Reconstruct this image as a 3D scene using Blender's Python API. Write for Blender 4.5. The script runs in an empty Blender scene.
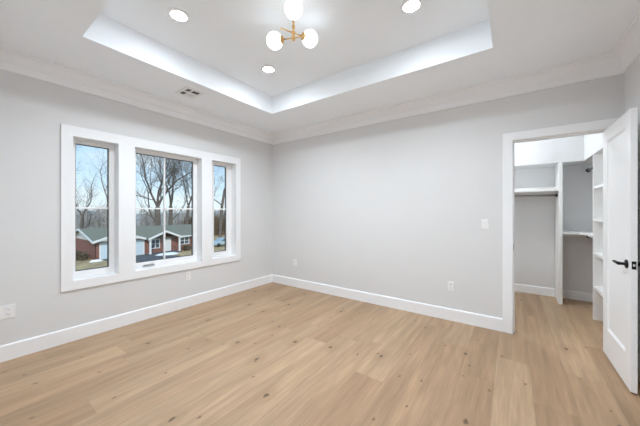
import bpy, bmesh, math, random
from mathutils import Vector, Matrix
R = math.radians
S = bpy.context.scene
COL = S.collection

# ------------------------------------------------------------------ camera, sky, sun, exposure
cam_d = bpy.data.cameras.new('camera')
cam = bpy.data.objects.new('camera', cam_d); COL.objects.link(cam)
cam.location = (3.5884, -3.5087, 1.30)
cam.rotation_euler = (R(90), 0, 0.62029)
cam_d.sensor_fit = 'HORIZONTAL'; cam_d.sensor_width = 36.0
cam_d.lens = 267.24 / 640 * 36
cam_d.shift_y = -1.55 / 640
cam_d.clip_start = 0.02; cam_d.clip_end = 600
S.camera = cam

SKY_STRENGTH = 1.04
SUN_STRENGTH = 2.1
GLOBE_EMIT = 2.3
CAN_EMIT = 165.0
CAN_WATTS = 59.0
LAMP_TINT = (0.83, 0.92, 1.0)
CLOSET_EMIT = 108.0
S.view_settings.view_transform = 'Standard'
S.view_settings.look = 'None'
S.view_settings.exposure = 0.27
S.view_settings.gamma = 1.0
S.view_settings.use_curve_mapping = False
S.cycles.max_bounces = 24
S.cycles.diffuse_bounces = 20
S.cycles.transparent_max_bounces = 16
S.cycles.sample_clamp_indirect = 6.0

world = bpy.data.worlds.new('sky'); S.world = world; world.use_nodes = True
nt = world.node_tree; nt.nodes.clear()
def nn(t, kind, **kw):
    n = t.nodes.new(kind)
    for k, v in kw.items(): setattr(n, k, v)
    return n
out = nn(nt, 'ShaderNodeOutputWorld'); bg = nn(nt, 'ShaderNodeBackground')
tc = nn(nt, 'ShaderNodeTexCoord'); sx = nn(nt, 'ShaderNodeSeparateXYZ')
nt.links.new(tc.outputs['Generated'], sx.inputs[0])
rp = nn(nt, 'ShaderNodeValToRGB')
e = rp.color_ramp.elements
e[0].position = 0.0; e[0].color = (0.74, 0.83, 0.90, 1)
e[1].position = 0.75; e[1].color = (0.22, 0.44, 0.80, 1)
m = rp.color_ramp.elements.new(0.10); m.color = (0.58, 0.77, 0.95, 1)
m = rp.color_ramp.elements.new(0.26); m.color = (0.31, 0.57, 0.93, 1)
nt.links.new(sx.outputs['Z'], rp.inputs[0])
noi = nn(nt, 'ShaderNodeTexNoise'); noi.inputs['Scale'].default_value = 2.2; noi.inputs['Detail'].default_value = 6
mp = nn(nt, 'ShaderNodeMapping'); mp.inputs['Scale'].default_value = (1, 1, 3.5)
nt.links.new(tc.outputs['Generated'], mp.inputs[0]); nt.links.new(mp.outputs[0], noi.inputs[0])
cr = nn(nt, 'ShaderNodeValToRGB'); cr.color_ramp.elements[0].position = 0.50; cr.color_ramp.elements[1].position = 0.85
nt.links.new(noi.outputs[0], cr.inputs[0])
mx = nn(nt, 'ShaderNodeMix', data_type='RGBA')
nt.links.new(cr.outputs[0], mx.inputs[0]); nt.links.new(rp.outputs[0], mx.inputs[6]); mx.inputs[7].default_value = (0.92, 0.94, 0.97, 1)
nt.links.new(mx.outputs[2], bg.inputs[0]); bg.inputs[1].default_value = SKY_STRENGTH
nt.links.new(bg.outputs[0], out.inputs[0])

sd = bpy.data.lights.new('sun', 'SUN'); sd.energy = SUN_STRENGTH; sd.angle = R(6); sd.color = (1.0, 0.95, 0.88)
sun = bpy.data.objects.new('sun', sd); COL.objects.link(sun)
sun.rotation_euler = Vector((-0.72, 0.42, -0.60)).to_track_quat('-Z', 'Y').to_euler()

# ------------------------------------------------------------------ materials
def new_mat(name):
    m = bpy.data.materials.new(name); m.use_nodes = True
    return m, m.node_tree, m.node_tree.nodes['Principled BSDF']
def mat(name, col, rough=0.5, metal=0.0, var=0.0, scale=8.0, bump=0.0, spec=0.5, stretch=(1, 1, 1), detail=4.0):
    m, t, b = new_mat(name)
    b.inputs['Base Color'].default_value = (*col, 1); b.inputs['Roughness'].default_value = rough
    b.inputs['Metallic'].default_value = metal; b.inputs['Specular IOR Level'].default_value = spec
    if var or bump:
        tc = nn(t, 'ShaderNodeTexCoord'); mp = nn(t, 'ShaderNodeMapping'); mp.inputs['Scale'].default_value = stretch
        t.links.new(tc.outputs['Object'], mp.inputs[0])
        no = nn(t, 'ShaderNodeTexNoise'); no.inputs['Scale'].default_value = scale; no.inputs['Detail'].default_value = detail
        t.links.new(mp.outputs[0], no.inputs[0])
        if var:
            r = nn(t, 'ShaderNodeValToRGB')
            r.color_ramp.elements[0].position = 0.3; r.color_ramp.elements[1].position = 0.7
            r.color_ramp.elements[0].color = (*[c * (1 - var) for c in col], 1)
            r.color_ramp.elements[1].color = (*[min(1, c * (1 + var)) for c in col], 1)
            t.links.new(no.outputs[0], r.inputs[0]); t.links.new(r.outputs[0], b.inputs['Base Color'])
        if bump:
            bp = nn(t, 'ShaderNodeBump'); bp.inputs['Strength'].default_value = bump; bp.inputs['Distance'].default_value = 0.002
            t.links.new(no.outputs[0], bp.inputs['Height']); t.links.new(bp.outputs[0], b.inputs['Normal'])
    return m
def emit(name, col, s):
    m, t, b = new_mat(name)
    b.inputs['Base Color'].default_value = (*col, 1); b.inputs['Roughness'].default_value = 0.3
    b.inputs['Emission Color'].default_value = (*col, 1); b.inputs['Emission Strength'].default_value = s
    return m

M = {}
M['wall'] = mat('wall_paint', (0.715, 0.717, 0.72), 0.75, var=0.008, scale=3, bump=0.04)
M['ceil'] = mat('ceiling_paint', (0.895, 0.93, 0.965), 0.85, var=0.006, scale=2)
M['trim'] = mat('trim_paint', (0.875, 0.885, 0.90), 0.38, var=0.004, scale=5)
M['door'] = mat('door_paint', (0.85, 0.853, 0.86), 0.32, var=0.004, scale=5)
M['shelf'] = mat('shelf_melamine', (0.86, 0.858, 0.85), 0.4, var=0.005, scale=6)
M['vinyl'] = mat('window_vinyl', (0.88, 0.88, 0.88), 0.35, var=0.004, scale=10)
M['plastic'] = mat('white_plastic', (0.84, 0.84, 0.84), 0.35, var=0.004, scale=30)
M['slot'] = mat('dark_slot', (0.06, 0.06, 0.06), 0.6, var=0.1, scale=40)
M['gasket'] = mat('black_gasket', (0.035, 0.038, 0.04), 0.5, var=0.1, scale=40)
M['black'] = mat('black_metal', (0.012, 0.012, 0.013), 0.42, 0.6, var=0.1, scale=40)
M['steel'] = mat('brushed_steel', (0.72, 0.72, 0.70), 0.28, 1.0, var=0.05, scale=60)
M['chrome'] = mat('closet_rod_steel', (0.42, 0.42, 0.42), 0.3, 1.0, var=0.05, scale=60)
M['brass'] = mat('brass', (0.78, 0.50, 0.20), 0.27, 1.0, var=0.05, scale=60)
M['grey_handle'] = mat('grey_crank', (0.30, 0.30, 0.31), 0.45, 0.3, var=0.06, scale=60)
M['duct'] = mat('duct_shade', (0.10, 0.10, 0.10), 0.7, var=0.1, scale=20)  # dark colour stands in for shade inside the duct
M['globe'] = emit('opal_glass_lit', (0.88, 0.95, 1.0), GLOBE_EMIT)
M['led'] = emit('led_lens_lit', (0.84, 0.925, 1.0), CAN_EMIT)
M['closet_led'] = emit('closet_lens_lit', (0.90, 0.96, 1.0), CLOSET_EMIT)

# thin window glass: mostly clear, a Fresnel reflection on top
m = bpy.data.materials.new('window_glass'); m.use_nodes = True; t = m.node_tree; t.nodes.clear()
o_ = nn(t, 'ShaderNodeOutputMaterial'); ms = nn(t, 'ShaderNodeMixShader'); tr = nn(t, 'ShaderNodeBsdfTransparent'); gl = nn(t, 'ShaderNodeBsdfGlossy')
fr = nn(t, 'ShaderNodeFresnel'); fr.inputs[0].default_value = 1.25
tr.inputs[0].default_value = (0.965, 0.985, 0.975, 1); gl.inputs['Roughness'].default_value = 0.02
t.links.new(fr.outputs[0], ms.inputs[0]); t.links.new(tr.outputs[0], ms.inputs[1]); t.links.new(gl.outputs[0], ms.inputs[2]); t.links.new(ms.outputs[0], o_.inputs[0])
M['glass'] = m

# oak plank floor
def floor_material():
    m, t, b = new_mat('oak_planks'); L = t.links.new
    W, LEN = 0.23, 1.9
    def math_(op, a, bb=None, c=None):
        n = nn(t, 'ShaderNodeMath', operation=op)
        for i, v in enumerate((a, bb, c)):
            if v is None: continue
            if isinstance(v, (int, float)): n.inputs[i].default_value = v
            else: L(v, n.inputs[i])
        return n.outputs[0]
    tc = nn(t, 'ShaderNodeTexCoord'); s = nn(t, 'ShaderNodeSeparateXYZ'); L(tc.outputs['Object'], s.inputs[0])
    X = math_('DIVIDE', math_('ADD', s.outputs[0], 10 * W - 3.715 % W), W)
    row = math_('FLOOR', X); fx = math_('FRACT', X)
    wn = nn(t, 'ShaderNodeTexWhiteNoise', noise_dimensions='1D'); L(row, wn.inputs['W'])
    Y = math_('ADD', math_('DIVIDE', math_('ADD', s.outputs[1], 20.0), LEN), math_('MULTIPLY', wn.outputs[0], 7.31))
    cy = math_('FLOOR', Y); fy = math_('FRACT', Y)
    cb = nn(t, 'ShaderNodeCombineXYZ'); L(row, cb.inputs[0]); L(cy, cb.inputs[1])
    wp = nn(t, 'ShaderNodeTexWhiteNoise', noise_dimensions='2D'); L(cb.outputs[0], wp.inputs['Vector'])
    # per-plank shift of the grain
    off = nn(t, 'ShaderNodeVectorMath', operation='SCALE'); L(wp.outputs['Color'], off.inputs[0]); off.inputs['Scale'].default_value = 37.0
    pos = nn(t, 'ShaderNodeVectorMath', operation='ADD'); L(tc.outputs['Object'], pos.inputs[0]); L(off.outputs[0], pos.inputs[1])
    def noise(scale_vec, sc, det, dist=0.0):
        mp = nn(t, 'ShaderNodeMapping'); mp.inputs['Scale'].default_value = scale_vec; L(pos.outputs[0], mp.inputs[0])
        no = nn(t, 'ShaderNodeTexNoise'); no.inputs['Scale'].default_value = sc; no.inputs['Detail'].default_value = det; no.inputs['Distortion'].default_value = dist
        L(mp.outputs[0], no.inputs[0]); return no.outputs[0]
    # plank tone
    tone = nn(t, 'ShaderNodeValToRGB'); el = tone.color_ramp.elements
    el[0].position = 0.0; el[0].color = (0.377, 0.241, 0.141, 1)
    el[1].position = 1.0; el[1].color = (0.486, 0.329, 0.202, 1)
    q = tone.color_ramp.elements.new(0.45); q.color = (0.435, 0.286, 0.172, 1)
    q = tone.color_ramp.elements.new(0.75); q.color = (0.457, 0.312, 0.191, 1)
    L(wp.outputs['Value'], tone.inputs[0])
    # broad cathedral figure
    fig = noise((10, 0.7, 1), 1.5, 5, 0.35)
    figr = nn(t, 'ShaderNodeMapRange'); L(fig, figr.inputs[0]); figr.inputs[1].default_value = 0.3; figr.inputs[2].default_value = 0.7; figr.inputs[3].default_value = 0.80; figr.inputs[4].default_value = 1.12
    fine = noise((50, 2.2, 1), 2.0, 6, 0.15)
    finr = nn(t, 'ShaderNodeMapRange'); L(fine, finr.inputs[0]); finr.inputs[1].default_value = 0.3; finr.inputs[2].default_value = 0.7; finr.inputs[3].default_value = 0.86; finr.inputs[4].default_value = 1.08
    mul = math_('MULTIPLY', figr.outputs[0], finr.outputs[0])
    c1 = nn(t, 'ShaderNodeVectorMath', operation='SCALE'); L(tone.outputs[0], c1.inputs[0]); L(mul, c1.inputs['Scale'])
    # knots: sparse dark spots stretched along the grain
    def knots(sc, thr, rad, seed):
        mp = nn(t, 'ShaderNodeMapping'); mp.inputs['Scale'].default_value = (1.0, 0.62, 1); mp.inputs['Location'].default_value = (seed, seed * 1.7, 0)
        wob = nn(t, 'ShaderNodeTexNoise'); wob.inputs['Scale'].default_value = 30
        L(tc.outputs['Object'], wob.inputs[0])
        wv = nn(t, 'ShaderNodeVectorMath', operation='SCALE'); L(wob.outputs['Color'], wv.inputs[0]); wv.inputs['Scale'].default_value = 0.03
        pv = nn(t, 'ShaderNodeVectorMath', operation='ADD'); L(tc.outputs['Object'], pv.inputs[0]); L(wv.outputs[0], pv.inputs[1])
        fl = nn(t, 'ShaderNodeVectorMath', operation='MULTIPLY'); L(pv.outputs[0], fl.inputs[0]); fl.inputs[1].default_value = (1, 1, 0)
        L(fl.outputs[0], mp.inputs[0])
        vo = nn(t, 'ShaderNodeTexVoronoi', voronoi_dimensions='2D'); vo.inputs['Scale'].default_value = sc; L(mp.outputs[0], vo.inputs['Vector'])
        sp = nn(t, 'ShaderNodeSeparateColor'); L(vo.outputs['Color'], sp.inputs[0])
        on = math_('GREATER_THAN', sp.outputs[0], thr)
        mr = nn(t, 'ShaderNodeMapRange', interpolation_type='SMOOTHSTEP'); L(vo.outputs['Distance'], mr.inputs[0])
        mr.inputs[1].default_value = rad; mr.inputs[2].default_value = rad * 0.35; mr.inputs[3].default_value = 0.0; mr.inputs[4].default_value = 1.0
        return math_('MULTIPLY', on, mr.outputs[0])
    halo = knots(2.6, 0.50, 0.24, 3.1); core = knots(2.6, 0.50, 0.055, 3.1); small = knots(4.6, 0.60, 0.058, 8.4)
    def darken(c, fac, col, amt):
        x = nn(t, 'ShaderNodeMix', data_type='RGBA'); L(math_('MULTIPLY', fac, amt), x.inputs[0]); L(c, x.inputs[6]); x.inputs[7].default_value = (*col, 1); return x.outputs[2]
    c2 = darken(c1.outputs[0], halo, (0.34, 0.22, 0.13), 0.42)
    # brown mineral streaks along the grain
    strk = noise((8, 0.8, 1), 1.3, 4, 0.5)
    sr = nn(t, 'ShaderNodeMapRange', interpolation_type='SMOOTHSTEP'); L(strk, sr.inputs[0]); sr.inputs[1].default_value = 0.56; sr.inputs[2].default_value = 0.72; sr.inputs[3].default_value = 0; sr.inputs[4].default_value = 1
    c2 = darken(c2, sr.outputs[0], (0.34, 0.215, 0.125), 0.55)
    c2 = darken(c2, core, (0.10, 0.06, 0.035), 0.88)
    c2 = darken(c2, small, (0.15, 0.09, 0.055), 0.8)
    # joints
    ex = math_('MINIMUM', fx, math_('SUBTRACT', 1.0, fx)); ey = math_('MINIMUM', fy, math_('SUBTRACT', 1.0, fy))
    jx = math_('LESS_THAN', ex, 0.0013 / W); jy = math_('LESS_THAN', ey, 0.0013 / LEN)
    j = math_('MAXIMUM', jx, jy)
    c3 = darken(c2, j, (0.24, 0.16, 0.10), 0.5)
    L(c3, b.inputs['Base Color'])
    rr = nn(t, 'ShaderNodeMapRange'); L(fine, rr.inputs[0]); rr.inputs[3].default_value = 0.36; rr.inputs[4].default_value = 0.52
    L(rr.outputs[0], b.inputs['Roughness']); b.inputs['Specular IOR Level'].default_value = 0.4
    bp = nn(t, 'ShaderNodeBump'); bp.inputs['Strength'].default_value = 0.12; bp.inputs['Distance'].default_value = 0.002
    L(math_('SUBTRACT', fine, j), bp.inputs['Height']); L(bp.outputs[0], b.inputs['Normal'])
    return m
M['floor'] = floor_material()

def brick_material():
    m, t, b = new_mat('red_brick'); L = t.links.new
    tc = nn(t, 'ShaderNodeTexCoord'); s = nn(t, 'ShaderNodeSeparateXYZ'); L(tc.outputs['Object'], s.inputs[0])
    ad = nn(t, 'ShaderNodeMath', operation='ADD'); L(s.outputs[0], ad.inputs[0]); L(s.outputs[1], ad.inputs[1])
    cb = nn(t, 'ShaderNodeCombineXYZ'); L(ad.outputs[0], cb.inputs[0]); L(s.outputs[2], cb.inputs[1])
    br = nn(t, 'ShaderNodeTexBrick'); L(cb.outputs[0], br.inputs['Vector'])
    br.inputs['Scale'].default_value = 1.0; br.inputs['Brick Width'].default_value = 0.23; br.inputs['Row Height'].default_value = 0.075; br.inputs['Mortar Size'].default_value = 0.006
    br.inputs['Color1'].default_value = (0.27, 0.085, 0.055, 1); br.inputs['Color2'].default_value = (0.18, 0.06, 0.042, 1); br.inputs['Mortar'].default_value = (0.33, 0.27, 0.23, 1)
    L(br.outputs[0], b.inputs['Base Color']); b.inputs['Roughness'].default_value = 0.9
    return m
M['brick'] = brick_material()
M['shingle'] = mat('asphalt_shingle', (0.215, 0.212, 0.155), 0.9, var=0.18, scale=9, stretch=(1, 0.6, 3), detail=8)
M['h_trim'] = mat('house_white_trim', (0.78, 0.77, 0.74), 0.6, var=0.03, scale=3)
M['h_siding'] = mat('house_white_siding', (0.72, 0.71, 0.68), 0.65, var=0.03, scale=3, stretch=(1, 1, 30))
M['garage'] = mat('garage_door_paint', (0.62, 0.71, 0.76), 0.5, var=0.03, scale=3)
M['h_glass'] = mat('house_window_glass', (0.10, 0.12, 0.14), 0.08, var=0.1, scale=2)
M['lawn'] = mat('winter_lawn', (0.44, 0.325, 0.165), 0.95, var=0.28, scale=1.1, detail=8)
M['asphalt'] = mat('asphalt', (0.10, 0.105, 0.11), 0.9, var=0.2, scale=6)
M['snow'] = mat('snow', (0.88, 0.89, 0.91), 0.8, var=0.03, scale=4)
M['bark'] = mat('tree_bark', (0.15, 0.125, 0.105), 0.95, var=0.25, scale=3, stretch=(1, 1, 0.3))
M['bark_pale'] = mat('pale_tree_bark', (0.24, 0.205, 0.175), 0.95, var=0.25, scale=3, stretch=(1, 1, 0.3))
M['woods'] = mat('hazed_twigs', (0.40, 0.375, 0.345), 0.95, var=0.3, scale=0.15)  # distance haze mixed into the twig colour
M['brush'] = mat('brown_brush', (0.23, 0.145, 0.085), 0.95, var=0.35, scale=1.5)
M['shrub'] = mat('evergreen_shrub', (0.16, 0.125, 0.075), 0.95, var=0.4, scale=4)
M['car_paint'] = mat('pale_blue_car_paint', (0.50, 0.62, 0.68), 0.25, 0.3, var=0.02, scale=2)
M['tyre'] = mat('tyre_rubber', (0.03, 0.03, 0.03), 0.8, var=0.1, scale=10)
M['hill'] = mat('hazed_woodland_hill', (0.36, 0.37, 0.36), 1.0, var=0.25, scale=0.25, detail=8)  # hill colour lightened to stand in for haze

# ------------------------------------------------------------------ mesh helpers
class MB:
    """collects shapes in one bmesh, built as one mesh object"""
    def __init__(s): s.bm = bmesh.new(); s.mats = []
    def _mi(s, m):
        if m is None: return 0
        if m not in s.mats: s.mats.append(m)
        return s.mats.index(m)
    def face(s, pts, m=None):
        f = s.bm.faces.new([s.bm.verts.new(p) for p in pts]); f.material_index = s._mi(m); return f
    def box(s, a, b, m=None, bev=0.0):
        x0, y0, z0 = (min(a[i], b[i]) for i in range(3)); x1, y1, z1 = (max(a[i], b[i]) for i in range(3))
        v = [s.bm.verts.new(p) for p in [(x0,y0,z0),(x1,y0,z0),(x1,y1,z0),(x0,y1,z0),(x0,y0,z1),(x1,y0,z1),(x1,y1,z1),(x0,y1,z1)]]
        fs = [s.bm.faces.new([v[i] for i in q]) for q in [(0,3,2,1),(4,5,6,7),(0,1,5,4),(1,2,6,5),(2,3,7,6),(3,0,4,7)]]
        for f in fs: f.material_index = s._mi(m)
        if bev > 0:
            es = list({e for f in fs for e in f.edges})
            r = bmesh.ops.bevel(s.bm, geom=es, offset=bev, segments=2, affect='EDGES', profile=0.5)
            for f in r['faces']: f.material_index = s._mi(m)
        return s
    def tube(s, p0, p1, r0, r1=None, n=12, caps=True, m=None):
        r1 = r0 if r1 is None else r1
        p0, p1 = Vector(p0), Vector(p1); d = (p1 - p0).normalized()
        u = d.orthogonal().normalized(); w = d.cross(u)
        rings = []
        for p, r in ((p0, r0), (p1, r1)):
            rings.append([s.bm.verts.new(p + (u * math.cos(2*math.pi*i/n) + w * math.sin(2*math.pi*i/n)) * r) for i in range(n)])
        for i in range(n):
            f = s.bm.faces.new([rings[0][i], rings[0][(i+1) % n], rings[1][(i+1) % n], rings[1][i]]); f.smooth = True; f.material_index = s._mi(m)
        if caps:
            s.bm.faces.new(rings[0][::-1]).material_index = s._mi(m); s.bm.faces.new(rings[1]).material_index = s._mi(m)
        return s
    def lathe(s, o, axis, prof, n=24, m=None):
        """prof: (radius, distance along axis)"""
        o = Vector(o); d = Vector(axis).normalized(); u = d.orthogonal().normalized(); w = d.cross(u)
        prev = None
        for r, h in prof:
            if r < 1e-6: ring = [s.bm.verts.new(o + d * h)]
            else: ring = [s.bm.verts.new(o + d * h + (u * math.cos(2*math.pi*i/n) + w * math.sin(2*math.pi*i/n)) * r) for i in range(n)]
            if prev:
                for i in range(n):
                    a = [prev[i % len(prev)], prev[(i+1) % len(prev)], ring[(i+1) % len(ring)], ring[i % len(ring)]]
                    a = list(dict.fromkeys(a))
                    if len(a) > 2:
                        f = s.bm.faces.new(a); f.smooth = True; f.material_index = s._mi(m)
            prev = ring
        return s
    def ball(s, c, r, n=24, m=None):
        k = n // 2
        return s.lathe(c, (0, 0, 1), [(r * math.sin(math.pi*i/k) if 0 < i < k else 0, -r * math.cos(math.pi*i/k)) for i in range(k+1)], n, m)
    def prism(s, pts, vec, m=None):
        """extrude a planar polygon along vec"""
        vec = Vector(vec); a = [s.bm.verts.new(p) for p in pts]; b = [s.bm.verts.new(Vector(p) + vec) for p in pts]
        n = len(pts); fs = [s.bm.faces.new(a[::-1]), s.bm.faces.new(b)]
        for i in range(n): fs.append(s.bm.faces.new([a[i], a[(i+1) % n], b[(i+1) % n], b[i]]))
        for f in fs: f.material_index = s._mi(m)
        return s
    def cells(s, us, vs, holes, axis, t0, t1, m=None):
        """slab with rectangular holes; us/vs breakpoints in the plane, axis the thickness axis"""
        us, vs = sorted(set(us)), sorted(set(vs))
        def solid(i, j):
            if i < 0 or j < 0 or i >= len(us)-1 or j >= len(vs)-1: return False
            cu, cv = (us[i]+us[i+1])/2, (vs[j]+vs[j+1])/2
            return not any(h[0] < cu < h[1] and h[2] < cv < h[3] for h in holes)
        def P(u, v, t):
            return {0: (t, u, v), 1: (u, t, v), 2: (u, v, t)}[axis]
        for i in range(len(us)-1):
            for j in range(len(vs)-1):
                if not solid(i, j): continue
                u0, u1, v0, v1 = us[i], us[i+1], vs[j], vs[j+1]
                s.face([P(u0,v0,t0),P(u1,v0,t0),P(u1,v1,t0),P(u0,v1,t0)], m); s.face([P(u0,v0,t1),P(u1,v0,t1),P(u1,v1,t1),P(u0,v1,t1)], m)
                if not solid(i-1, j): s.face([P(u0,v0,t0),P(u0,v1,t0),P(u0,v1,t1),P(u0,v0,t1)], m)
                if not solid(i+1, j): s.face([P(u1,v0,t0),P(u1,v1,t0),P(u1,v1,t1),P(u1,v0,t1)], m)
                if not solid(i, j-1): s.face([P(u0,v0,t0),P(u1,v0,t0),P(u1,v0,t1),P(u0,v0,t1)], m)
                if not solid(i, j+1): s.face([P(u0,v1,t0),P(u1,v1,t0),P(u1,v1,t1),P(u0,v1,t1)], m)
        bmesh.ops.remove_doubles(s.bm, verts=s.bm.verts[:], dist=1e-5)
        return s
    def loop(s, path, prof, m=None, closed=True):
        """mitred moulding: path of (x,y) corners going round with the room on its left; prof of (inset, z)"""
        n = len(path); rings = []
        for i in range(n):
            p = Vector(path[i]).to_2d()
            a = (p - Vector(path[i-1]).to_2d()).normalized() if (closed or i > 0) else None
            b = (Vector(path[(i+1) % n]).to_2d() - p).normalized() if (closed or i < n-1) else None
            a = a or b; b = b or a
            na, nb = Vector((-a.y, a.x)), Vector((-b.y, b.x)); mit = (na + nb) / (1 + na.dot(nb))
            rings.append([s.bm.verts.new((p.x + mit.x*d, p.y + mit.y*d, z)) for d, z in prof])
        k = len(prof)
        for i in range(n if closed else n-1):
            A, B = rings[i], rings[(i+1) % n]
            for j in range(k):
                s.bm.faces.new([A[j], B[j], B[(j+1) % k], A[(j+1) % k]]).material_index = s._mi(m)
        if not closed:
            s.bm.faces.new(rings[0][::-1]); s.bm.faces.new(rings[-1])
        return s
    def build(s, name, m=None, parent=None, loc=None):
        bmesh.ops.recalc_face_normals(s.bm, faces=s.bm.faces[:])
        if parent is not None or loc is not None:
            off = Vector(loc) if loc is not None else parent_world(parent)
            bmesh.ops.translate(s.bm, verts=s.bm.verts[:], vec=-off)
        me = bpy.data.meshes.new(name); s.bm.to_mesh(me); s.bm.free()
        for mm in ([m] if m else s.mats): me.materials.append(mm)
        o = bpy.data.objects.new(name, me); COL.objects.link(o)
        if parent is not None: o.parent = parent
        if loc is not None: o.location = loc
        return o
def parent_world(p):
    v = Vector((0, 0, 0))
    while p: v = v + p.location; p = p.parent
    return v
def tag(o, label=None, cat=None, group=None, kind=None):
    if label: o['label'] = label
    if cat: o['category'] = cat
    if group: o['group'] = group
    if kind: o['kind'] = kind
    return o
def thing(name, loc, label, cat, group=None, kind=None):
    o = bpy.data.objects.new(name, None); COL.objects.link(o); o.location = loc; o.empty_display_size = 0.1
    return tag(o, label, cat, group, kind)
def struct(o): o['kind'] = 'structure'; return o
def bevel(o, w=0.002, seg=2):
    b = o.modifiers.new('bevel', 'BEVEL'); b.width = w; b.segments = seg; b.limit_method = 'ANGLE'; return o

# ------------------------------------------------------------------ room shell
RX, NY, CZ, TZ = 4.41, -3.62, 2.70, 2.95            # right wall, near wall, flat ceiling, tray top
CLX0, CLX1, CLY = 2.70, 4.78, 1.89                  # closet
WIN = [(-2.766, -2.386), (-2.225, -1.395), (-1.235, -0.815)]
WZ0, WZ1 = 0.602, 2.056
LN = 0.012                                           # jamb liner

struct(MB().box((-0.16, NY-0.12, -0.12), (4.94, CLY+0.12, 0.0)).build('floor', M['floor']))
holes = [(a-LN, b+LN, WZ0-LN, WZ1+LN) for a, b in WIN]
struct(MB().cells([NY-0.12, 0.12] + [v for h in holes for v in h[:2]], [0, 3.06, WZ0-LN, WZ1+LN], holes, 0, -0.16, 0.0).build('wall_left', M['wall']))
DX0, DX1, DZ = 3.61, 4.325, 2.048
struct(MB().cells([0, 4.94, DX0-LN, DX1+LN], [0, 3.06, DZ+LN], [(DX0-LN, DX1+LN, -1, DZ+LN)], 1, 0.0, 0.12).build('wall_back', M['wall']))
struct(MB().box((RX, NY, 0), (RX+0.12, 0, 3.06)).build('wall_right', M['wall']))
struct(MB().box((0, NY-0.12, 0), (RX+0.12, NY, 3.06)).build('wall_near', M['wall']))
TX0, TX1, TY0, TY1 = 0.80, 3.462, -2.875, -0.79
c = MB(); c.cells([0, RX, TX0, TX1], [NY, 0, TY0, TY1], [(TX0, TX1, TY0, TY1)], 2, CZ, 3.06)
c.box((TX0, TY0, TZ), (TX1, TY1, 3.06))
struct(c.build('ceiling', M['ceil']))
# closet shell
struct(MB().box((CLX0-0.12, 0.12, 0), (CLX0, CLY+0.12, 2.8)).build('wall_closet_left', M['wall']))
struct(MB().box((CLX1, 0.12, 0), (CLX1+0.12, CLY+0.12, 2.8)).build('wall_closet_right', M['wall']))
struct(MB().box((CLX0, CLY, 0), (CLX1, CLY+0.12, 2.8)).build('wall_closet_back', M['wall']))
struct(MB().box((CLX0, 0.12, 2.70), (CLX1, CLY, 2.80)).build('ceiling_closet', M['ceil']))
BHY, BHX, BHZ = 1.49, 4.392, 1.985
b = MB(); b.prism([(CLX0, BHY, BHZ), (BHX, BHY, BHZ), (BHX, 0.12, BHZ), (CLX1, 0.12, BHZ), (CLX1, CLY, BHZ), (CLX0, CLY, BHZ)], (0, 0, 2.70-BHZ))
struct(b.build('wall_closet_bulkhead', M['wall']))

# baseboards and crown
bb = lambda h, d: [(0, 0), (d, 0), (d, h-0.012), (d-0.004, h-0.004), (d-0.008, h), (0, h)]
struct(MB().loop([(0, 0), (0, NY)], bb(0.14, 0.016), closed=False).build('baseboard_left', M['trim']))
struct(MB().loop([(3.513, 0), (0.0, 0)], bb(0.14, 0.016), closed=False).build('baseboard_back', M['trim']))
struct(MB().loop([(RX, NY), (RX, -0.019)], bb(0.14, 0.016), closed=False).build('baseboard_right', M['trim']))
struct(MB().loop([(0, NY), (RX, NY)], bb(0.14, 0.016), closed=False).build('baseboard_near', M['trim']))
struct(MB().loop([(4.133, CLY), (CLX0, CLY)], bb(0.125, 0.016), closed=False).build('baseboard_closet', M['trim']))
struct(MB().loop([(CLX1, CLY), (4.177, CLY)], bb(0.125, 0.016), closed=False).build('baseboard_closet_corner', M['trim']))
crown = [(0, 2.53), (0.018, 2.53), (0.020, 2.535), (0.020, 2.595), (0.026, 2.602), (0.030, 2.612)]
for i in range(7):
    a = R(90 * i / 6); crown.append((0.034 + 0.050 * (1 - math.cos(a)), 2.618 + 0.062 * math.sin(a)))
crown += [(0.090, 2.684), (0.090, CZ), (0, CZ)]
struct(MB().loop([(0, 0), (0, NY), (RX, NY), (RX, 0)], crown).build('trim_1', M['trim']))

# window casing (one frame round three openings) with jamb liners
CT = 0.019
c = MB().cells([-2.856, -0.729] + [v for w in WIN for v in w], [0.512, 2.158, WZ0, WZ1], [(a, b_, WZ0, WZ1) for a, b_ in WIN], 0, 0.0, CT)
for a, b_ in WIN:
    c.cells([a-LN, a, b_, b_+LN], [WZ0-LN, WZ0, WZ1, WZ1+LN], [(a, b_, WZ0, WZ1)], 0, -0.155, 0.0)
struct(bevel(c.build('trim_2', M['trim']), 0.002))
# door casing and jambs
c = MB().cells([3.515, DX0-0.006, DX1+0.006, 4.405], [0, 2.137, DZ+0.006], [(DX0-0.006, DX1+0.006, -1, DZ+0.006)], 1, -0.019, 0.0)
c.cells([DX0-LN, DX0, DX1, DX1+LN], [0, DZ, DZ+LN], [(DX0, DX1, -1, DZ)], 1, -0.001, 0.121)
for x0, x1 in ((DX0, DX0+0.011),): c.box((x0, 0.036, 0), (x1, 0.075, DZ))          # stop
c.box((DX0, 0.036, DZ-0.011), (DX1, 0.075, DZ))
c.cells([3.515, DX0-0.006, DX1+0.006, 4.405], [0, 2.137, DZ+0.006], [(DX0-0.006, DX1+0.006, -1, DZ+0.006)], 1, 0.12, 0.139)
struct(bevel(c.build('trim_3', M['trim']), 0.002))

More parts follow.
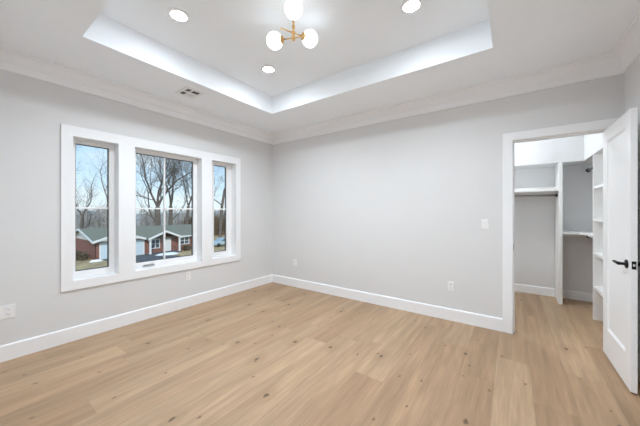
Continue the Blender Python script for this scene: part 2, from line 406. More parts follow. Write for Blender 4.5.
# ------------------------------------------------------------------ windows
GL = [(-2.724, -2.437), (-2.173, -1.452), (-1.129, -0.905)]
GZ0, GZ1, MZ = 0.672, 2.012, 1.337
for k in range(3):
    (a, b_), (g0, g1) = WIN[k], GL[k]
    w = bpy.data.objects.new('window_%d' % (k+1), None); COL.objects.link(w); w.location = (-0.12, (a+b_)/2, WZ0); w['kind'] = 'structure'
    f = MB().cells([a+0.001, g0, g1, b_-0.001], [WZ0+0.001, GZ0, GZ1, WZ1-0.001], [(g0, g1, GZ0, GZ1)], 0, -0.15, -0.103)
    e = 0.016
    f.cells([g0-e-0.01, g0-e, g1+e, g1+e+0.01], [GZ0-e-0.01, GZ0-e, GZ1+e, GZ1+e+0.01], [(g0-e, g1+e, GZ0-e, GZ1+e)], 0, -0.103, -0.099)
    bevel(f.build('window_frame', M['vinyl'], w), 0.0015)
    d = 0.007
    MB().cells([g0, g0+d, g1-d, g1], [GZ0, GZ0+d, GZ1-d, GZ1], [(g0+d, g1-d, GZ0+d, GZ1-d)], 0, -0.142, -0.122).build('gasket', M['gasket'], w)
    MB().box((-0.134, g0+0.001, GZ0+0.001), (-0.131, g1-0.001, GZ1-0.001)).build('pane', M['glass'], w)
    mm = MB().box((-0.130, g0+d, MZ-0.009), (-0.112, g1-d, MZ+0.009))
    mm.box((-0.147, g0+d, MZ-0.009), (-0.1355, g1-d, MZ+0.009))
    if k == 1:
        for x0, x1 in ((-0.130, -0.112), (-0.147, -0.1355)): mm.box((x0, -1.8445, GZ0+d), (x1, -1.8295, GZ1-d))
    bevel(mm.build('muntin', M['vinyl'], w), 0.002)
    if k == 1:
        h = MB().box((-0.106, -2.10, 0.622), (-0.085, -1.97, 0.630)); h.box((-0.104, -2.09, 0.630), (-0.088, -1.98, 0.6375), bev=0.002)
        tag(h.build('crank_handle', M['grey_handle'], w), 'grey folding crank handle')

# ------------------------------------------------------------------ door leaf, open at right angles into the bedroom
FX0, FX1, FY0, FY1, FZ0, FZ1 = 4.282, 4.316, -0.672, 0.028, 0.012, 2.036
door = bpy.data.objects.new('door_1', None); COL.objects.link(door); door.location = (4.316, 0.02, 0.012); door['kind'] = 'structure'
py0, py1, pz0, pz1 = -0.562, -0.100, 0.255, 1.925
d = MB().cells([FY0, FY1, py0, py1], [FZ0, FZ1, pz0, pz1], [(py0, py1, pz0, pz1)], 0, FX0, FX1)
bevel(d.build('door_frame', M['door'], door), 0.0015)
d = MB().box((FX0+0.011, py0-0.004, pz0-0.004), (FX1-0.011, py1+0.004, pz1+0.004))
for s, xa, xb in ((1, FX0+0.002, FX0+0.0115), (-1, FX1-0.002, FX1-0.0115)):          # sloped sticking round the panel
    o0, i0 = (py0, py1, pz0, pz1), (py0+0.016, py1-0.016, pz0+0.016, pz1-0.016)
    A = [(xa, o0[0], o0[2]), (xa, o0[1], o0[2]), (xa, o0[1], o0[3]), (xa, o0[0], o0[3])]
    B = [(xb, i0[0], i0[2]), (xb, i0[1], i0[2]), (xb, i0[1], i0[3]), (xb, i0[0], i0[3])]
    for i in range(4): d.face([A[i], A[(i+1) % 4], B[(i+1) % 4], B[i]])
d.build('door_panel', M['door'], door)
def lever(side):
    x = FX0 if side < 0 else FX1; y, z = -0.602, 0.915
    h = MB().lathe((x, y, z), (side, 0, 0), [(0, 0), (0.031, 0), (0.031, 0.006), (0.027, 0.009), (0.011, 0.0095), (0.010, 0.04), (0, 0.04)], 24)
    xs = x + side * 0.044
    h.tube((x + side*0.034, y, z), (xs+side*0.004, y, z), 0.012, n=16)
    pts = [(y-0.012, 0.011), (y+0.03, 0.011), (y+0.075, 0.0095), (y+0.112, 0.007), (y+0.132, 0.003)]
    for (ya, ra), (yb, rb) in zip(pts, pts[1:]): h.tube((xs, ya, z+0.001), (xs - side*0.006*(yb > y+0.1), yb, z+0.001), ra, rb, n=12)
    tag(h.build('door_handle', M['black'], door), 'black lever handle')
lever(-1); lever(1)
lp = MB().box((4.288, FY0-0.0015, 0.888), (4.310, FY0, 0.945))
lp = lp.build('latch_plate', M['black'], door)
lb = MB().box((4.293, FY0-0.009, 0.909), (4.304, FY0-0.001, 0.926), bev=0.002).build('latch_bolt', M['steel'], lp)
for hz in (0.25, 1.03, 1.80):
    hg = MB().tube((FX1+0.007, 0.030, hz-0.045), (FX1+0.007, 0.030, hz+0.045), 0.0055, n=10)
    hg.build('hinge', M['black'], door)
sp = MB().box((DX0, 0.004, 0.885), (DX0+0.0015, 0.034, 0.955)); sp.box((DX0, -0.0005, 0.895), (DX0+0.003, 0.004, 0.945))
tag(sp.build('strike_plate', M['black']), 'black strike plate on the left jamb of the closet doorway', 'strike plate')

# ------------------------------------------------------------------ closet fittings
p = MB().box((4.135, BHY, 0), (4.175, CLY-0.017, 1.984)).build('closet_partition', M['shelf'])
tag(bevel(p, 0.001), 'white full height closet partition panel between high shelf and low corner shelf', 'partition')
s = thing('closet_shelf', (CLX0+0.7, 1.69, 1.59), 'long white shelf high on the closet back wall, left of the partition', 'shelf')
bevel(MB().box((CLX0+0.001, BHY+0.002, 1.622), (4.134, CLY-0.001, 1.645)).build('shelf_board', M['shelf'], s), 0.001)
bevel(MB().box((CLX0+0.001, BHY+0.002, 1.59), (4.134, BHY+0.022, 1.6215)).build('shelf_lip', M['shelf'], s), 0.001)
bevel(MB().box((CLX0+0.001, CLY-0.02, 1.56), (4.134, CLY-0.001, 1.6215)).build('shelf_cleat', M['shelf'], s), 0.001)
s = thing('corner_shelf', (4.45, 1.69, 0.97), 'low white L shaped shelf in the closet corner, right of the partition', 'shelf')
cs = MB().prism([(4.176, BHY+0.002, 0.985), (BHX-0.04, BHY+0.002, 0.985), (BHX+0.002, BHY-0.04, 0.985), (BHX+0.002, 1.036, 0.985), (CLX1-0.001, 1.036, 0.985), (CLX1-0.001, CLY-0.001, 0.985), (4.176, CLY-0.001, 0.985)], (0, 0, 0.028))
bevel(cs.build('shelf_board', M['shelf'], s), 0.001)
MB().box((4.176, CLY-0.02, 0.93), (CLX1-0.03, CLY-0.001, 0.9845)).build('shelf_cleat', M['shelf'], s)
def rod(p0, p1, r, label):
    t = thing('closet_rod', Vector(p0), label, 'clothes rod', 'closet hanging rods')
    MB().tube(p0, p1, r, n=16).build('rod', M['chrome'], t)
    d = (Vector(p1) - Vector(p0)).normalized()
    for q, sg in ((p0, 1), (p1, -1)):
        MB().lathe(q, d*sg, [(0, 0), (0.028, 0), (0.028, 0.006), (0.020, 0.010), (0.020, 0.02), (r, 0.02)], 16).build('flange', M['black'], t)
rod((CLX0+0.001, 1.62, 1.535), (4.1345, 1.62, 1.535), 0.015, 'grey metal rod under the high shelf left of the partition')
rod((4.50, 1.036, 1.895), (4.50, CLY-0.001, 1.895), 0.015, 'short metal rod high in the closet corner under the bulkhead')
rod((4.50, 1.036, 0.945), (4.50, CLY-0.021, 0.945), 0.015, 'short metal rod beneath the low corner shelf')
t = thing('shelf_tower', (4.58, 0.74, 0), 'white open shelf tower on the right closet wall, partly behind the open door', 'shelving unit')
for y in (1.012, 0.45): bevel(MB().box((BHX+0.001, y, 0), (CLX1-0.001, y+0.022, 1.984)).build('side_panel', M['shelf'], t), 0.001)
for z in (0.375, 0.78, 1.185, 1.57):
    bevel(MB().box((BHX+0.003, 0.4725, z), (CLX1-0.006, 1.0115, z+0.03)).build('shelf_board', M['shelf'], t), 0.001)
MB().box((CLX1-0.005, 0.4725, 0.03), (CLX1-0.001, 1.0115, 1.98)).build('back_panel', M['shelf'], t)
t = thing('closet_ceiling_light', (3.10, 0.95, 2.70), 'flush round light on the closet ceiling above the doorway head', 'ceiling light')
MB().lathe((3.10, 0.95, 2.70), (0, 0, -1), [(0, 0), (0.16, 0), (0.16, 0.02), (0.15, 0.03), (0.13, 0.03)], 32).build('base', M['plastic'], t)
MB().lathe((3.10, 0.95, 2.70), (0, 0, -1), [(0.13, 0.025), (0.125, 0.045), (0.09, 0.065), (0.04, 0.074), (0, 0.076)], 32).build('diffuser', M['closet_led'], t)

# ------------------------------------------------------------------ wall plates
def outlet(o, n, u, label, slots=1):
    """o centre on the wall, n room-side normal, u horizontal along the wall"""
    o, n, u = Vector(o), Vector(n), Vector(u); z = Vector((0, 0, 1))
    t = thing('wall_outlet', o, label, 'outlet', 'duplex wall outlets')
    w = 0.036 if slots == 1 else 0.086
    def bx(cu, cz, hu, hz, n0, n1, mb):
        a = o + u*(cu-hu) + z*(cz-hz) + n*n0; b = o + u*(cu+hu) + z*(cz+hz) + n*n1; mb.box(a, b)
    p = MB(); bx(0, 0, w, 0.058, 0.0, 0.006, p); bevel(p.build('cover_plate', M['plastic'], t), 0.003)
    cs = [0] if slots == 1 else [-0.046, 0.046]
    for c in cs:
        for cz in (-0.021, 0.021):
            p = MB(); bx(c, cz, 0.0165, 0.014, 0.006, 0.0085, p); rc = bevel(p.build('receptacle', M['plastic'], t), 0.002)
            p = MB(); bx(c-0.006, cz+0.003, 0.0012, 0.0045, 0.0085, 0.0089, p); bx(c+0.006, cz+0.003, 0.0012, 0.0035, 0.0085, 0.0089, p); bx(c, cz-0.007, 0.0022, 0.0022, 0.0085, 0.0089, p)
            p.build('slot', M['slot'], rc)
outlet((0, -3.235, 0.422), (1, 0, 0), (0, 1, 0), 'wide double outlet on the window wall close to the camera', 2)
outlet((0, -1.587, 0.420), (1, 0, 0), (0, 1, 0), 'small white outlet low beneath the wide middle window')
outlet((0.551, 0, 0.417), (0, -1, 0), (1, 0, 0), 'white outlet on the long wall near the window wall corner')
outlet((3.006, 0, 0.409), (0, -1, 0), (1, 0, 0), 'white outlet low on the long wall near the closet doorway')
t = thing('light_switch', (3.352, 0, 1.154), 'white rocker light switch on the wall beside the closet doorway', 'light switch')
bevel(MB().box((3.316, -0.006, 1.096), (3.388, 0, 1.212)).build('cover_plate', M['plastic'], t), 0.003)
rk = MB().prism([(3.336, -0.006, 1.121), (3.336, -0.008, 1.121), (3.336, -0.0125, 1.187), (3.336, -0.006, 1.187)], (0.032, 0, 0))
bevel(rk.build('rocker', M['plastic'], t), 0.001)

# ------------------------------------------------------------------ ceiling fittings
def can(x, y, label):
    t = thing('recessed_light', (x, y, TZ), label, 'ceiling light', 'recessed lights in the tray ceiling')
    MB().lathe((x, y, TZ), (0, 0, -1), [(0.058, 0.0), (0.088, 0.0), (0.088, 0.003), (0.080, 0.007), (0.062, 0.008), (0.058, 0.004)], 40).build('trim_ring', M['plastic'], t)
    MB().lathe((x, y, TZ), (0, 0, -1), [(0.0585, 0.001), (0.0585, 0.004), (0.04, 0.006), (0, 0.0065)], 40).build('lens', M['led'], t)
    sp_d = bpy.data.lights.new('recessed_lamp', 'SPOT'); sp_d.energy = CAN_WATTS; sp_d.color = LAMP_TINT
    sp_d.spot_size = R(150); sp_d.spot_blend = 0.7; sp_d.shadow_soft_size = 0.055
    sp_o = bpy.data.objects.new('recessed_lamp', sp_d); COL.objects.link(sp_o); sp_o.parent = t; sp_o.location = (0, 0, -0.02)
can(1.315, -2.370, 'recessed ceiling light near the tray edge closest to the window wall')
can(1.300, -1.335, 'recessed ceiling light beyond the chandelier near the far tray corner')
can(2.940, -1.340, 'recessed ceiling light on the closet doorway side of the chandelier')
can(2.940, -2.370, 'unseen recessed ceiling light at the tray corner nearest the camera')  # out of view, repeats the other three; added for its light

CX, CY = 2.122, -1.835
t = thing('chandelier', (CX, CY, TZ), 'brass three globe chandelier hanging from the tray ceiling', 'chandelier')
MB().lathe((CX, CY, TZ), (0, 0, -1), [(0, 0), (0.062, 0), (0.062, 0.012), (0.055, 0.022), (0.012, 0.026), (0, 0.026)], 32).build('canopy', M['brass'], t)
MB().tube((CX, CY, TZ-0.025), (CX, CY, 2.722), 0.0085, n=16).build('stem', M['brass'], t)
MB().lathe((CX, CY, 2.722), (0, 0, -1), [(0, -0.004), (0.011, -0.004), (0.012, 0.004), (0.006, 0.010), (0, 0.012)], 16).build('finial', M['brass'], t)
for (gx, gy), gz in (((1.968, -1.898), 2.738), ((2.186, -1.695), 2.780), ((2.256, -1.986), 2.826)):
    g = Vector((gx, gy, gz)); c0 = Vector((CX, CY, gz)); d = (g - c0).normalized(); RG = 0.0685
    MB().tube(c0 - d*0.105, g - d*(RG+0.002), 0.0048, n=12).lathe(c0 - d*0.105, -d, [(0.0048, 0), (0.0065, 0.001), (0.0065, 0.007), (0, 0.008)], 12)\
        .lathe(c0, d, [(0, -0.013), (0.0125, -0.013), (0.0125, 0.013), (0, 0.013)], 16).build('arm', M['brass'], t)
    MB().lathe(g, -d, [(0, RG+0.014), (0.010, RG+0.014), (0.012, RG+0.006), (0.030, RG+0.003), (0.032, RG-0.004), (0.031, RG-0.010), (0.026, RG-0.004), (0, RG-0.0005)], 24).build('globe_cup', M['brass'], t)
    MB().ball(g, RG, 32).build('globe', M['globe'], t)

t = thing('ceiling_vent', (0.51, -1.84, CZ), 'small white air vent on the ceiling between tray and window wall', 'air vent')
VX0, VX1, VY0, VY1 = 0.375, 0.645, -1.945, -1.725
QX = [(0.412, 0.492), (0.528, 0.608)]; QY = [(-1.912, -1.860), (-1.843, -1.760)]
qs = [(x, y) for x in QX for y in QY]
v = MB().cells([VX0, VX1] + [a for q in QX for a in q], [VY0, VY1] + [a for q in QY for a in q], [(*x, *y) for x, y in qs], 2, CZ-0.008, CZ-0.001)
bevel(v.build('frame', M['plastic'], t), 0.001)
MB().box((0.405, -1.92, CZ-0.0015), (0.615, -1.75, CZ-0.0005)).build('duct_dark_sheet', M['duct'], t)  # flat dark sheet for the shaded duct, no hole is cut
for qi, (x, y) in enumerate(qs):
    sl = MB()
    if qi == 1:                                         # blades shut
        n = 6
        for i in range(n):
            a = y[0] + (y[1]-y[0])*i/n; sl.prism([(x[0], a, CZ-0.007), (x[0], a+(y[1]-y[0])/n, CZ-0.0045), (x[0], a+(y[1]-y[0])/n, CZ-0.0035), (x[0], a, CZ-0.006)], (x[1]-x[0], 0, 0))
    else:
        n = 2
        for i in range(1, n):
            a = y[0] + (y[1]-y[0])*i/n; sl.prism([(x[0], a, CZ-0.0072), (x[0], a+0.004, CZ-0.003), (x[0], a+0.005, CZ-0.003), (x[0], a+0.001, CZ-0.0072)], (x[1]-x[0], 0, 0))
    sl.build('louver', M['plastic'], t)

# ------------------------------------------------------------------ outside: ground, house, car
GZ = -4.88
rng = random.Random(4)
g = MB(); N = 60
xs = [-0.5 - 5.0*i for i in range(36)]; ys = [-60 + 7*i for i in range(36)]
def gh(x, y):
    far = max(0, -x - 56)
    return GZ + 0.18*math.sin(x*0.21)*math.cos(y*0.17)*min(1, max(0, (abs(y-14) - 14)/10 + max(0, -x-52)/6)) - 0.012*far + 0.02*max(0, 6-y)*(x < -30)
vs = [[g.bm.verts.new((x, y, gh(x, y))) for y in ys] for x in xs]
for i in range(len(xs)-1):
    for j in range(len(ys)-1): g.bm.faces.new([vs[i][j], vs[i+1][j], vs[i+1][j+1], vs[i][j+1]])
struct(g.build('ground', M['lawn']))
d = MB().prism([(-39.0, 8.2, GZ), (-39.0, 12.9, GZ), (-37.4, 13.6, GZ), (-34, 15.2, GZ), (-30, 16.2, GZ), (-30, 11.2, GZ), (-35, 9.9, GZ), (-37.9, 8.1, GZ)], (0, 0, 0.05))
struct(d.build('driveway', M['asphalt']))
struct(MB().box((-30, -60, GZ), (-22, 160, GZ+0.04)).build('road', M['asphalt']))

HX, HY0, HY1, HB, EZ, RZ, XM = -39.0, 7.5, 22.7, GZ, -2.56, -1.22, -44.9
h = thing('ranch_house', (HX-5.9, 18, GZ), 'low red brick ranch house with grey green roof and white garage gable', 'house')
BX = 2*XM - HX
b = MB()
b.box((HX, HY0, HB), (HX-0.25, 7.95, EZ), M['brick']); b.box((HX-0.3, 12.95, HB), (HX-0.05, HY1, EZ), M['brick'])
b.box((HX-0.01, HY0, HB), (BX, HY0+0.25, EZ), M['brick']); b.box((BX, HY0, HB), (BX+0.25, HY1, EZ), M['brick']); b.box((HX-0.3, HY1-0.25, HB), (BX, HY1, EZ), M['brick'])
b.build('brick_wall', M['brick'], h)
# end gable (white siding above the brick)
MB().prism([(HX-0.1, HY0+0.02, EZ), (BX+0.1, HY0+0.02, EZ), (XM, HY0+0.02, RZ-0.08)], (0, 0.2, 0)).build('end_gable', M['h_siding'], h)
r = MB(); ov = 0.45; th = 0.14
def slope(x_e, z_e, x_r, z_r, y0, y1):
    r.prism([(x_e, y0, z_e), (x_r, y0, z_r), (x_r, y0, z_r+th), (x_e, y0, z_e+th)], (0, y1-y0, 0))
sl = (RZ-EZ)/(HX-XM)
slope(HX+ov, EZ-sl*ov, XM, RZ, HY0-0.35, HY1+0.35); slope(BX-ov, EZ-sl*ov, XM, RZ, HY0-0.35, HY1+0.35)
# cross gables: garage and porch roofs running back into the main slope
def cross(y0, y1, ze, zp, xf):
    yc = (y0+y1)/2
    xb = XM + (RZ - zp)/sl * 1.0 if zp < RZ else XM
    for ya in (y0, y1):
        xb_e = HX + 0.1
        q = [(xf, ya, ze), (xf, yc, zp), (xb, yc, zp), (xb_e, ya, ze)]
        r.prism(q, (0, 0, th))
cross(7.05, 12.98, -2.62, -1.62, HX+0.55); cross(13.0, 17.75, -2.70, -1.68, HX+1.3)
r.build('roof', M['shingle'], h)
def gable(y0, y1, ze, zp, x, mt, nm, back=0.0):
    yc = (y0+y1)/2
    MB().prism([(x-back, y0+0.1, ze), (x-back, y1-0.1, ze), (x-back, yc, zp-0.02)], (-0.15, 0, 0)).build(nm, mt, h)
    k = MB()
    for ya in (y0, y1): k.prism([(x+0.03, ya, ze-0.1), (x+0.03, ya, ze+0.19), (x+0.03, yc, zp+0.19), (x+0.03, yc, zp-0.1)], (0.1, 0, 0))
    k.build('gable_trim', M['h_trim'], h)
gable(7.05, 12.98, -2.62, -1.62, HX+0.45, M['h_siding'], 'garage_gable')
gable(13.0, 17.75, -2.70, -1.68, HX+1.2, M['brick'], 'porch_gable', 1.3)
k = MB()
for (xa, za) in ((HX+ov, EZ-sl*ov), (BX-ov, EZ-sl*ov)):
    k = MB(); k.prism([(xa, HY0-0.38, za-0.08), (xa, HY0-0.38, za+0.16), (XM, HY0-0.38, RZ+0.16), (XM, HY0-0.38, RZ-0.08)], (0, -0.1, 0))
    k.build('fascia', M['h_trim'], h)
k = MB(); k.box((HX+ov, 17.6, EZ-sl*ov-0.05), (HX+ov+0.08, HY1+0.3, EZ-sl*ov+0.14))
k.build('fascia', M['h_trim'], h)
gd = MB(); gd.box((HX+0.02, 8.0, HB), (HX-0.08, 12.8, -2.80))
for i in range(4):
    z0 = HB + 0.03 + i*0.505
    for j in range(8): gd.box((HX+0.045, 8.06+j*0.592, z0+0.06), (HX+0.02, 8.06+j*0.592+0.5, z0+0.46))
gd = gd.build('garage_door', M['garage'], h)
k = MB().box((HX+0.06, 7.82, HB), (HX-0.05, 8.0, -2.7)); k.box((HX+0.06, 12.8, HB), (HX-0.05, 12.96, -2.7)); k.box((HX+0.06, 7.82, -2.80), (HX-0.05, 12.96, -2.6))
k.build('garage_door_casing', M['h_trim'], h)
def hwin(y0, y1, z0, z1, n):
    x = HX-0.05
    f = MB().cells([y0, y1] + [y0+0.1 + (y1-y0-0.1)/n*i for i in range(n)] + [y0 + (y1-y0-0.1)/n*(i+1) for i in range(n)], [z0, z1, z0+0.1, z1-0.1, (z0+z1)/2-0.03, (z0+z1)/2+0.03],
        [(y0+0.1+(y1-y0-0.1)/n*i, y0+(y1-y0-0.1)/n*(i+1), a, b2) for i in range(n) for a, b2 in ((z0+0.1, (z0+z1)/2-0.03), ((z0+z1)/2+0.03, z1-0.1))], 0, x, x+0.09)
    f = f.build('window', M['h_trim'], h)
    MB().box((x+0.005, y0+0.05, z0+0.05), (x+0.03, y1-0.05, z1-0.05)).build('pane', M['h_glass'], f)
hwin(13.75, 15.05, -4.15, -2.75, 2); hwin(17.95, 19.5, -3.95, -2.75, 2)
dr = MB().box((HX-0.05, 15.7, HB+0.15), (HX+0.02, 16.65, -2.8)); dr.build('front_door', M['h_trim'], h)
for y in (13.2, 17.3):
    k = MB().box((HX+0.95, y, HB), (HX+1.15, y+0.22, -2.68)); k.box((HX+0.9, y-0.05, HB), (HX+1.2, y+0.27, HB+0.2)); k.box((HX+0.9, y-0.05, -2.83), (HX+1.2, y+0.27, -2.68))
    k.build('porch_post', M['h_trim'], h)
MB().box((HX-0.05, 13.0, HB), (HX+1.25, 17.7, HB+0.14)).build('porch_slab', M['asphalt'], h)

def snow(cx, cy, rx, ry, label):
    n = 22; g = MB(); r2 = random.Random(int(cx*10)); c = g.bm.verts.new((cx, cy, GZ+0.28)); rr = [r2.uniform(0.75, 1.15) for _ in range(n)]
    r1 = [g.bm.verts.new((cx+rx*0.55*rr[i]*math.cos(2*math.pi*i/n), cy+ry*0.55*rr[i]*math.sin(2*math.pi*i/n), GZ+0.24)) for i in range(n)]
    r0 = [g.bm.verts.new((cx+rx*rr[i]*math.cos(2*math.pi*i/n), cy+ry*rr[i]*math.sin(2*math.pi*i/n), GZ-0.03)) for i in range(n)]
    for i in range(n):
        j = (i+1) % n; g.bm.faces.new([c, r1[i], r1[j]]); g.bm.faces.new([r1[i], r0[i], r0[j], r1[j]])
    for f in g.bm.faces: f.smooth = True
    tag(g.build('snow_patch', M['snow']), label, 'snow', 'leftover snow patches on the lawn', 'stuff')
snow(-36.5, 15.0, 0.8, 1.9, 'melting snow heap on the lawn before the porch of the brick house')
snow(-36.6, 19.9, 0.5, 1.4, 'melting snow strip on the lawn under the far window of the brick house')
snow(-37.9, 7.2, 0.35, 0.7, 'small snow patch beside the brick corner of the house')

CARX, CARY = -38.6, 25.4
# parked car beyond the house end
t = thing('parked_car', (CARX, CARY, GZ), 'pale blue car parked on the lawn seen through the narrow far window', 'car')
def car():
    L0, Wd = 4.4, 1.75
    ox, oy, oz = CARX - Wd/2, CARY - L0/2, GZ + 0.0
    prof = [(0.0, 0.35), (0.0, 0.72), (0.25, 0.82), (1.15, 0.92), (1.75, 1.42), (3.2, 1.45), (3.95, 0.98), (4.35, 0.92), (4.4, 0.5), (4.38, 0.32)]
    bd = MB().prism([(ox, oy+a, oz+z) for a, z in prof], (Wd, 0, 0)); bevel(bd.build('body', M['car_paint'], t), 0.06, 3)
    for sx in (ox-0.005, ox+Wd-0.005):
        for pts in ([(1.35, 0.95), (1.83, 1.36), (2.4, 1.38), (2.4, 0.97)], [(2.48, 0.97), (2.48, 1.38), (3.12, 1.38), (3.65, 1.0)]):
            MB().prism([(sx, oy+a, oz+z) for a, z in pts], (0.01, 0, 0)).build('window', M['h_glass'], t)
        for wy in (0.8, 3.5):
            MB().lathe((sx-0.1 if sx < ox+0.5 else sx+0.1, oy+wy, oz+0.32), (1, 0, 0), [(0, -0.1), (0.3, -0.1), (0.32, -0.06), (0.32, 0.06), (0.3, 0.1), (0, 0.1)], 20).build('wheel', M['tyre'], t)
car()

# ------------------------------------------------------------------ bare winter trees
def grow(g, rnd, p, d, length, r, depth, up=0.10, spread=0.55, sides=5, wob=0.16):
    n = 4 if depth > 2 else 3
    pts = [p.copy()]; rs = [r]; dd = d.copy()
    for i in range(n):
        dd = (dd + Vector((rnd.gauss(0, wob), rnd.gauss(0, wob), rnd.gauss(0, wob)+up))).normalized()
        pts.append(pts[-1] + dd*(length/n)); rs.append(r*(1 - 0.42*(i+1)/n))
    sd = max(3, sides)
    for i in range(n): g.tube(pts[i], pts[i+1], rs[i], rs[i+1], n=sd, caps=False)
    if depth == 0: return
    kids = [(n, True)]
    for i in range(1, n+1):
        for _ in range(2 if depth == 1 else 1):
            if rnd.random() < 0.85: kids.append((i, False))
    for i, main in kids:
        base = pts[i]; q = Vector((rnd.gauss(0, 1), rnd.gauss(0, 1), rnd.gauss(0.15, 0.6))).normalized()
        ax = (dd if main else (pts[i]-pts[i-1]).normalized())
        k = 0.22 if main else spread*rnd.uniform(0.8, 1.35)
        nd = (ax*(1-k*0.5) + q*k).normalized()
        grow(g, rnd, base, nd, length*(0.80 if main else rnd.uniform(0.55, 0.78)), rs[i]*(0.95 if main else rnd.uniform(0.42, 0.62)), depth-1, up*0.9, spread, sides-1, wob*1.08)
def plant(x, y, trunk, limbs, label, seed, mt='bark', group='bare trees behind the brick house'):
    """trunk: list of (dx,dy,z above ground, radius); limbs: (trunk index, direction, length, radius, depth)"""
    rnd = random.Random(seed); g = MB(); z0 = gh(x, y)-0.15
    P = [Vector((x+a, y+b2, z0+c2)) for a, b2, c2, _ in trunk]
    for i in range(len(P)-1): g.tube(P[i], P[i+1], trunk[i][3], trunk[i+1][3], n=9, caps=False)
    for (i, dv, ln, rad, dp) in limbs: grow(g, rnd, P[i], Vector(dv).normalized(), ln, rad, dp)
    o = g.build('bare_tree', M[mt], None, (x, y, z0))
    return tag(o, label, 'tree', group)
# forked tree over the garage roof
plant(-54, 9.6, [(0,0,0,.30),(0,-.1,3,.24),(0,0,5.4,.20)], [(2,(0,-.45,1),2.5,.12,4),(2,(.1,.42,1),2.9,.15,4),(1,(0,.8,.55),3.0,.09,4)],
      'slim forked bare tree rising behind the garage roof', 11)
# tree left of the narrow near window: only its boughs reach into view
plant(-46, 2.6, [(0,0,0,.30),(0,.1,5,.26),(.1,.2,9,.20),(0,.3,12.4,.15)], [(3,(0,1,-.05),2.3,.08,4),(2,(.1,1,.35),2.3,.08,4),(3,(0,.2,1),3,.10,4),(2,(-.4,-.6,.8),4,.1,3),(3,(.1,.9,.5),2.2,.07,4)],
      'bare tree reaching its boughs across the top of the narrow near window', 12)
# big many-limbed tree in the middle window
plant(-55, 21.6, [(0,0,0,.60),(0,.05,4,.52),(0,0,7.2,.48)], [(2,(0,-.75,1),6.2,.24,5),(2,(.1,-.18,1),6.6,.27,5),(2,(0,.35,1),6.6,.26,5),(1,(0,-1,.75),6.4,.17,4)],
      'biggest bare tree with spreading limbs, left of the middle muntin', 13)
plant(-57, 25.0, [(0,0,0,.48),(0,.05,4,.42),(0,.1,7.5,.36)], [(2,(0,-.30,1),6.4,.22,5),(2,(0,.30,1),6.4,.22,5),(1,(0,.7,.8),5.4,.14,4)],
      'bare tree with a straight trunk just right of the middle muntin', 14)
plant(-56, 28.0, [(0,0,0,.40),(0,.15,4,.35),(0,.5,7.5,.31)], [(2,(0,.40,1),6.2,.20,5),(2,(0,-.32,1),5.6,.16,5)],
      'bare tree leaning right near the far edge of the middle window', 15)
# trees filling the far narrow window
plant(-53, 34.6, [(0,0,0,.42),(0,.2,4,.37),(0,.55,7.5,.32),(0,1.2,11.5,.25)], [(3,(0,.35,1),5,.17,4),(2,(0,-.6,1),5.4,.14,5),(1,(0,.8,.9),5,.13,4)],
      'leaning bare tree seen through the narrow far window', 16)
plant(-62, 37.0, [(0,0,0,.30),(0,0,5,.24),(0,0,8,.2)], [(2,(0,-.4,1),5,.13,4),(2,(0,.4,1),5,.13,4)],
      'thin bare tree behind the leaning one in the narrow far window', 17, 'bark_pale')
plant(-66, 16.5, [(0,0,0,.34),(0,0,5,.28),(0,0,8,.22)], [(2,(0,-.4,1),5,.14,4),(2,(0,.4,1),5,.14,4)],
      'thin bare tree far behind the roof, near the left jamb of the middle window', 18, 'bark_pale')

# distant woodland: a ragged mass nobody could count
g = MB(); rnd = random.Random(7)
for i in range(340):
    y = rnd.uniform(-12, 92); x = -rnd.uniform(82, 118) + max(0, y-40)*0.35; hh = rnd.uniform(7.0, 10.5); z0 = gh(x, y)-0.3
    base = Vector((x, y, z0)); g.tube(base, base+Vector((rnd.gauss(0, .4), rnd.gauss(0, .4), hh*0.8)), 0.20, 0.06, n=4, caps=False)
    for k in range(15):
        a = base + Vector((0, 0, hh*rnd.uniform(0.2, 0.75))); dv = Vector((rnd.gauss(0, 1), rnd.gauss(0, 1), rnd.uniform(0.3, 1.5))).normalized()
        g.tube(a, a + dv*rnd.uniform(1.4, 3.2), 0.085, 0.02, n=3, caps=False)
tag(g.build('distant_woodland', M['woods']), 'grey bare woodland along the horizon beyond the house', 'woodland', None, 'stuff')
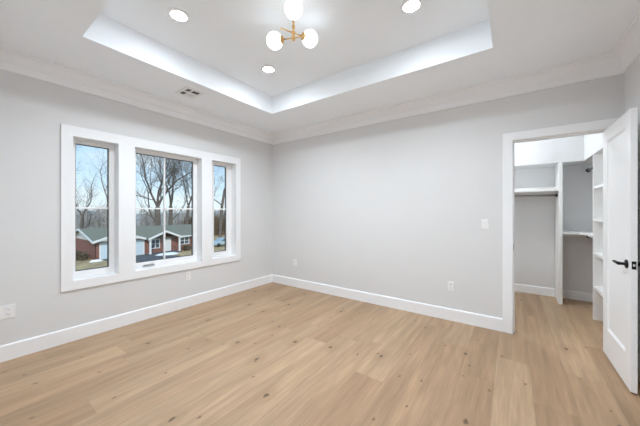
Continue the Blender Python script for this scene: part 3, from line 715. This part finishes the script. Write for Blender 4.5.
# low wooded ridge far off
g = MB(); ys = [-60 + 4*i for i in range(70)]; rows = []
for y in ys:
    hh = 1.0 + 0.7*math.sin(y*0.09) + rnd.uniform(-0.35, 0.35)
    rows.append([g.bm.verts.new((-128+dx, y, zz)) for dx, zz in ((14, -8.5), (7, -3+hh*0.4), (0, hh), (-8, hh-1.5), (-16, -9))])
for A, B in zip(rows, rows[1:]):
    for j in range(4): g.bm.faces.new([A[j], B[j], B[j+1], A[j+1]])
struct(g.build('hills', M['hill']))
# brown brush beyond the car and along the garden end
g = MB()
for i in range(520):
    y = rnd.uniform(33, 52); x = -rnd.uniform(57, 70); z0 = gh(x, y)-0.1; b0 = Vector((x, y, z0))
    for k in range(6):
        dv = Vector((rnd.gauss(0, .35), rnd.gauss(0, .35), 1)).normalized(); ln = rnd.uniform(2.0, 6.0)
        g.tube(b0, b0+dv*ln, 0.075, 0.02, n=3, caps=False)
tag(g.build('brown_brush', M['brush']), 'tangled brown brush behind the parked car', 'brush', None, 'stuff')
def shrub(x, y, r, label, seed):
    g = MB(); rnd = random.Random(seed); c = Vector((x, y, GZ+r*0.6))
    for i in range(260):
        d = Vector((rnd.gauss(0, 1), rnd.gauss(0, 1), rnd.gauss(0, 1))).normalized(); p = c + Vector((d.x*r, d.y*r, d.z*r*0.75))*rnd.uniform(0.3, 0.9)
        if p.z < GZ+0.02: continue
        u = d.orthogonal().normalized()*0.16; w = d.cross(u); e2 = p + d*0.2
        g.face([p-u, p-w*0.6, e2+u*0.2]); g.face([p+u, p+w*0.6, e2-u*0.2])
    g.tube((x, y, GZ-0.05), (x, y, GZ+r*0.8), 0.06, 0.03, n=6)
    tag(g.build('garden_shrub', M['shrub'], None, (x, y, GZ)), label, 'shrub', 'shrubs against the brick house')
shrub(-40.4, 6.45, 0.75, 'dry shrub against the brick end wall, nearest the garage corner', 1)
shrub(-42.6, 6.4, 0.85, 'dry shrub against the brick end wall below the white gable', 2)
shrub(-38.2, 18.7, 0.62, 'dark shrub under the small far window of the brick house', 3)
shrub(-38.3, 20.9, 0.5, 'dark shrub at the frame edge of the middle window, against the brick house', 4)
